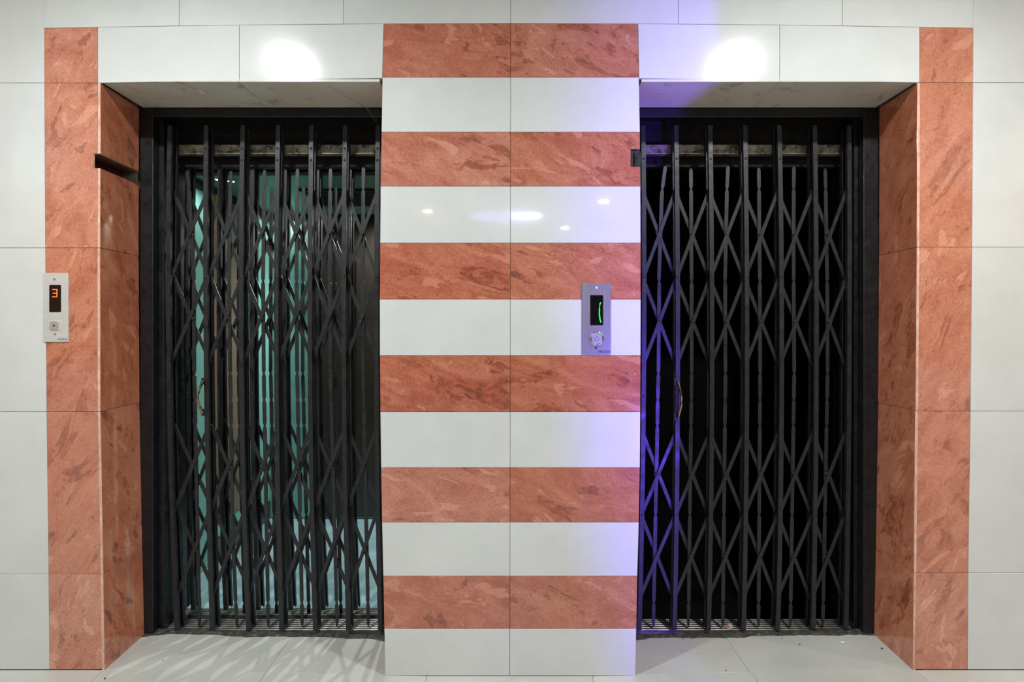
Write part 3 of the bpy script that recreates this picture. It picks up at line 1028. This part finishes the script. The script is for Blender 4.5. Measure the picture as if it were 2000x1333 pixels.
# yellow sticker near the top of the side wall panel
p = P(421, 386, 0)
dpt = (-(XC0 + 0.0135)) * F / (CX - 420.5)
ys0 = dpt - D
bm = bmesh.new()
box(bm, (XC0 + 0.0122, ys0 - 0.030, ZR(398, ys0)), (XC0 + 0.0132, ys0 + 0.030, ZR(377, ys0)), 0)
box(bm, (XC0 + 0.0133, ys0 - 0.008, ZR(391, ys0)), (XC0 + 0.0136, ys0 + 0.012, ZR(389, ys0)), 1)
box(bm, (XC0 + 0.0133, ys0 - 0.008, ZR(386, ys0)), (XC0 + 0.0136, ys0 - 0.002, ZR(382, ys0)), 1)
st = mesh_obj('sticker', bm, [M['yellow'], M['crumb']], car)
st['label'] = 'yellow sticker'
# car front: post, header, sill
bbox('front_post', (XC0, 0.512, 0.0), (-1.462, 0.56, ZC), M['blackmatt'], car, 0.002)
bbox('front_post_skin', (-1.520, 0.5095, 1.35), (-1.476, 0.5118, 1.93), M['hammered'], car)
bbox('front_header', (XC0, 0.50, CAMZ + 0.70), (XC1, 0.56, ZC), M['blackmatt'], car)
bbox('car_sill', (-1.47, 0.440, -0.030), (-0.50, 0.502, -0.012), M['sill'], car)
y = 0.442
for k in range(4):
    bbox('sill_ridge', (-1.47, y, -0.0118), (-0.50, y + 0.009, -0.003), M['sill'], car, 0.001)
    y += 0.0155
tag(car, 'teal walled lift car with brown panels seen through the left gate', 'lift car')

k = (D + 0.447)
ctop, cmid, cbot = -2.0, 0.0, 3.0
cch, cpk = [], []
for i in range(6):
    xb = 377 + 63.4 * i
    cch.append(T3(xb - 10, xb - 13, xb))
    if i < 5:
        cpk.append([(362, xb + 21.5), (695, xb + 19), (1196, xb + 31.7)])
T3c = lambda tab: tuple((y, x) for (y, _), (_, x) in zip(((283, 0), (695, 0), (1196, 0)), tab))
cch = [T3c(t) for t in cch]
conv = lambda py: CY + (py - CY) * (D + YG) / (D + 0.428)
LV_C = [(conv(a), conv(b)) for a, b in LV_L]


def car_gate():
    global gate
    return gate('car_gate', cch, cpk, 0.4275, 0.4275, LV_C, [conv(541), conv(775)], 262, 1193)


g3 = car_gate()
tag(g3, 'inner black lattice gate of the lift car behind the left folding gate', 'gate', 'lift gates')

# ------------------------------------------------------------------ call panels
def text_mesh(name, body, size, mat, parent, loc, depth=0.0003):
    cu = bpy.data.curves.new(name, 'FONT')
    cu.body = body
    cu.size = size
    cu.extrude = depth
    cu.align_x = 'CENTER'
    cu.align_y = 'CENTER'
    ob = bpy.data.objects.new(name, cu)
    C.objects.link(ob)
    bpy.context.view_layer.update()
    me = bpy.data.meshes.new_from_object(ob.evaluated_get(bpy.context.evaluated_depsgraph_get()))
    bpy.data.objects.remove(ob)
    me.transform(Matrix.Rotation(math.pi / 2, 4, 'X'))
    me.materials.clear()
    me.materials.append(mat)
    me.name = name
    return link(name, me, parent, loc)


def rrect(cx, cz, w, h, r, n=5):
    q = []
    for sx, sz, a0 in ((1, 1, 0), (-1, 1, 90), (-1, -1, 180), (1, -1, 270)):
        for k in range(n + 1):
            a = math.radians(a0 + 90 * k / n)
            q.append((cx + sx * (w / 2 - r) + r * math.cos(a), cz + sz * (h / 2 - r) + r * math.sin(a)))
    return q


def rplate(name, cx, cz, w, h, r, y0, y1, mat, parent, bev=0.0008):
    q = rrect(cx, cz, w, h, r)
    return slab(name, [(a, y0, b) for a, b in q], y1 - y0, mat, parent, gap=0.0, bev=bev, facing=FRONT)


def screw(parent, px, py, y, mat):
    c = P(px, py, 0)
    bm = bmesh.new(); disc(bm, (c.x, y - 0.0012, c.z), 0.0042, 0.0014, 'y', 14, 0.0006)
    s = mesh_obj('screw', bm, mat, parent)
    return s


# left panel
a, b = P(85.7, 533.5, 0), P(134.6, 668.5, 0)
cp = empty('call_panel', ((a.x + b.x) / 2, 0.0, b.z))
YP = -0.0040
rplate('face_plate', (a.x + b.x) / 2, (a.z + b.z) / 2, b.x - a.x, a.z - b.z, 0.001, YP, -0.0003, M['stainless'], cp)
a, b = P(97.8, 557, 0), P(120.8, 610, 0)
rplate('display', (a.x + b.x) / 2, (a.z + b.z) / 2, b.x - a.x, a.z - b.z, 0.003, YP - 0.0012, YP, M['display'], cp)
# the digit 3 from lit segments
sx0, sx1 = P(104.6, 0, 0).x, P(113.6, 0, 0).x
zt, zm, zb_ = P(0, 566, 0).z, P(0, 573.2, 0).z, P(0, 580.3, 0).z
w = 0.0026
sl_ = 0.0014
for (p0, p1) in (((sx0, zt), (sx1, zt)), ((sx0 + 0.002, zm), (sx1, zm)), ((sx0 - 0.001, zb_), (sx1 - 0.001, zb_)), ((sx1, zt), (sx1 - 0.0004, zm)), ((sx1 - 0.0004, zm), (sx1 - 0.001, zb_))):
    bm = bmesh.new()
    tube(bm, [(p0[0], YP - 0.0015, p0[1]), (p1[0], YP - 0.0015, p1[1])], w * 0.5, 6)
    mesh_obj('digit_segment', bm, M['digit_core'], cp)
c = P(108, 636.5, 0)
bz = rplate('button_bezel', c.x + 0.005, c.z, 0.046, 0.038, 0.005, YP - 0.0012, YP, M['stainless'], cp)
bt = rplate('button', c.x, c.z, 0.033, 0.032, 0.005, YP - 0.0034, YP - 0.0013, M['button'], cp, 0.0014)
bm = bmesh.new(); annulus(bm, (c.x, YP - 0.0040, c.z), 0.0022, 0.0042, 0.0006, 20); mesh_obj('button_mark', bm, M['ink'], bt)
bm = bmesh.new(); box(bm, (c.x - 0.0022, YP - 0.0040, c.z - 0.0006), (c.x + 0.0022, YP - 0.0034, c.z + 0.0006)); mesh_obj('button_mark', bm, M['ink'], bt)
screw(cp, 108, 546, YP, M['ink_light']); screw(cp, 109, 653, YP, M['ink_light'])
c = P(123.5, 663, 0)
text_mesh('lettering', 'MAZDA', 0.0105, M['ink_light'], cp, (c.x, YP - 0.0004, c.z))
tag(cp, 'stainless lift call panel with red digit 3 beside the left lift', 'call panel', 'lift call panels')
# right panel
a, b = P(1136, 553.5, 0), P(1192.5, 692.5, 0)
cp2 = empty('call_panel', ((a.x + b.x) / 2, 0.0, b.z))
rplate('face_plate', (a.x + b.x) / 2, (a.z + b.z) / 2, b.x - a.x, a.z - b.z, 0.001, YP, -0.0003, M['stainless2'], cp2)
a, b = P(1152.6, 577.2, 0), P(1177.4, 635.5, 0)
rplate('display_rim', (a.x + b.x) / 2, (a.z + b.z) / 2, b.x - a.x + 0.003, a.z - b.z + 0.003, 0.003, YP - 0.0008, YP, M['chrome'], cp2)
rplate('display', (a.x + b.x) / 2, (a.z + b.z) / 2, b.x - a.x, a.z - b.z, 0.0025, YP - 0.0014, YP - 0.0007, M['display'], cp2)
arc = [(1173.0, 591.5), (1171.2, 594), (1170.4, 604), (1170.3, 615), (1171.4, 624), (1173.2, 630.5)]
bm = bmesh.new(); tube(bm, [P(x, y, 0) + Vector((0, YP - 0.002, 0)) for x, y in arc], 0.0020, 8); mesh_obj('lit_arc', bm, M['green'], cp2)
c = P(1165.3, 662, 0)
bm = bmesh.new(); annulus(bm, (c.x, YP - 0.0042, c.z), 0.0195, 0.0265, 0.0042, 32); br = mesh_obj('button_ring', bm, M['chrome'], cp2, smooth=True)
bm = bmesh.new(); disc(bm, (c.x, YP - 0.0030, c.z), 0.0192, 0.0029, 'y', 30, 0.0012); bt = mesh_obj('button', bm, M['button'], cp2)
bm = bmesh.new(); annulus(bm, (c.x, YP - 0.0036, c.z), 0.006, 0.0085, 0.0005, 20); mesh_obj('button_mark', bm, M['ink_light'], bt)
screw(cp2, 1165, 562.5, YP, M['paper']); screw(cp2, 1163.7, 680, YP, M['ink'])
c = P(1180.2, 687.6, 0)
text_mesh('lettering', 'MAZDA', 0.0125, M['ink'], cp2, (c.x, YP - 0.0004, c.z))
tag(cp2, 'stainless lift call panel with a green lit display on the striped pier', 'call panel', 'lift call panels')

# ------------------------------------------------------------------ small things
p = Vector((-1.187, 0.088, zsf))
tp = bbox('tape_scrap', (p.x - 0.011, p.y - 0.016, p.z - 0.0012), (p.x + 0.011, p.y + 0.022, p.z - 0.0002), M['paper'])
tag(tp, 'small white tape scrap stuck under the left lintel', 'tape')


def crumple(name, c, r, mat, seed, label, flat=0.6, cat='litter', group=None):
    rn = random.Random(seed)
    bm = bmesh.new()
    bmesh.ops.create_icosphere(bm, subdivisions=2 if r > 0.006 else 1, radius=r)
    for v in bm.verts:
        v.co = Vector((v.co.x, v.co.y, v.co.z * flat)) * rn.uniform(0.55, 1.25)
    lo = min(v.co.z for v in bm.verts)
    for v in bm.verts:
        v.co += Vector((c[0], c[1], c[2] - lo - 0.0005))
    return tag(mesh_obj(name, bm, mat), label, cat, group)


def on_floor(px, py):
    d = D
    for _ in range(8):
        x = (px - CX) * d / F
        d = (CAMZ - floor_z(x)) * F / (py - CY)
    return Vector(((px - CX) * d / F, d - D, floor_z((px - CX) * d / F)))


q = on_floor(1423, 1233)
bm = bmesh.new()
rn = random.Random(2)
for k in range(5):
    a = math.radians(25 + 32 * k)
    base = Vector((q.x, q.y - 0.004, q.z + 0.006))
    tip = base + Vector((math.cos(a) * 0.017, rn.uniform(-0.006, 0.004), 0.005 + math.sin(a) * 0.020))
    side = Vector((-math.sin(a), 0.3, math.cos(a))) * 0.0045
    vs = [bm.verts.new(base - side * 0.6), bm.verts.new(base + side * 0.6), bm.verts.new(tip + side + Vector((0, 0.003, 0))), bm.verts.new(tip - side)]
    ws = [bm.verts.new(v.co + Vector((0, 0.0012, 0))) for v in vs]
    bm.faces.new(vs); bm.faces.new(list(reversed(ws)))
    for i in range(4):
        bm.faces.new((vs[i], ws[i], ws[(i + 1) % 4], vs[(i + 1) % 4]))
box(bm, (q.x - 0.005, q.y - 0.006, q.z + 0.002), (q.x + 0.006, q.y, q.z + 0.012))
tag(mesh_obj('paper_scrap', bm, M['pink_paper']), 'crumpled pink and white paper scrap on the right landing sill', 'litter')
for i, (px, py, r, lab) in enumerate(((1646, 1257, 0.008, 'larger white scrap lying on the floor before the right gate'), (1700, 1248, 0.005, 'tiny white scrap by the foot of the right door post'))):
    q = on_floor(px, py)
    crumple('paper_scrap', q, r, M['paper'], 20 + i, lab, 0.4)
CRUMB = ['round dark crumb below the blue lit bars of the right gate', 'dark crumb in the corner of pier and right gate', 'dark crumb at the middle of the right gate mortar edge',
         'dark crumb on the front floor joint of the right lift', 'dark crumb on the mortar near the right door post', 'dark crumb below the third bay of the left gate',
         'dark crumb on the mortar under the middle of the left gate', 'dark crumb at the floor joint under the left gate', 'dark crumb on the floor in front of the left reveal corner',
         'dark crumb where white tile meets pink band at lower left', 'dark crumb along the foot of the left reveal', 'dark crumb along the foot of the right reveal',
         'dark crumb on the floor before the fifth bay of the right gate', 'dark crumb right of the floor joint under the left gate']
for i, (px, py, r) in enumerate(((1335, 1251, .004), (1256, 1240, .003), (1527, 1248, .003), (1418, 1311, .004), (1634, 1238, .004), (625, 1255, .004), (605, 1240, .004), (560, 1239, .003), (205, 1327, .004), (88, 1309, .004), (319, 1291, .003), (1723, 1268, .004), (1562, 1260, .003), (640, 1240, .003))):
    q = on_floor(px, py)
    crumple('dirt_crumb', q, r, M['crumb'], 40 + i, CRUMB[i], 0.6, 'dirt', 'dirt crumbs on the floor')
# cobweb threads under the left lintel
bm = bmesh.new()
A = P(640, 166, 0.03); B = P(712, 208, 0.20); E = P(741, 248, 0.262)
tube(bm, [A, A.lerp(B, 0.5) + Vector((0, 0, -0.004)), B], 0.0006, 4)
tube(bm, [B, E], 0.0006, 4)
tube(bm, [A.lerp(B, 0.75), P(738, 226, 0.255)], 0.0005, 4)
tube(bm, [B, P(740, 238, 0.258)], 0.0004, 4)
tag(mesh_obj('cobweb', bm, M['web']), 'pale cobweb threads hanging under the left lintel near the pier', 'cobweb')
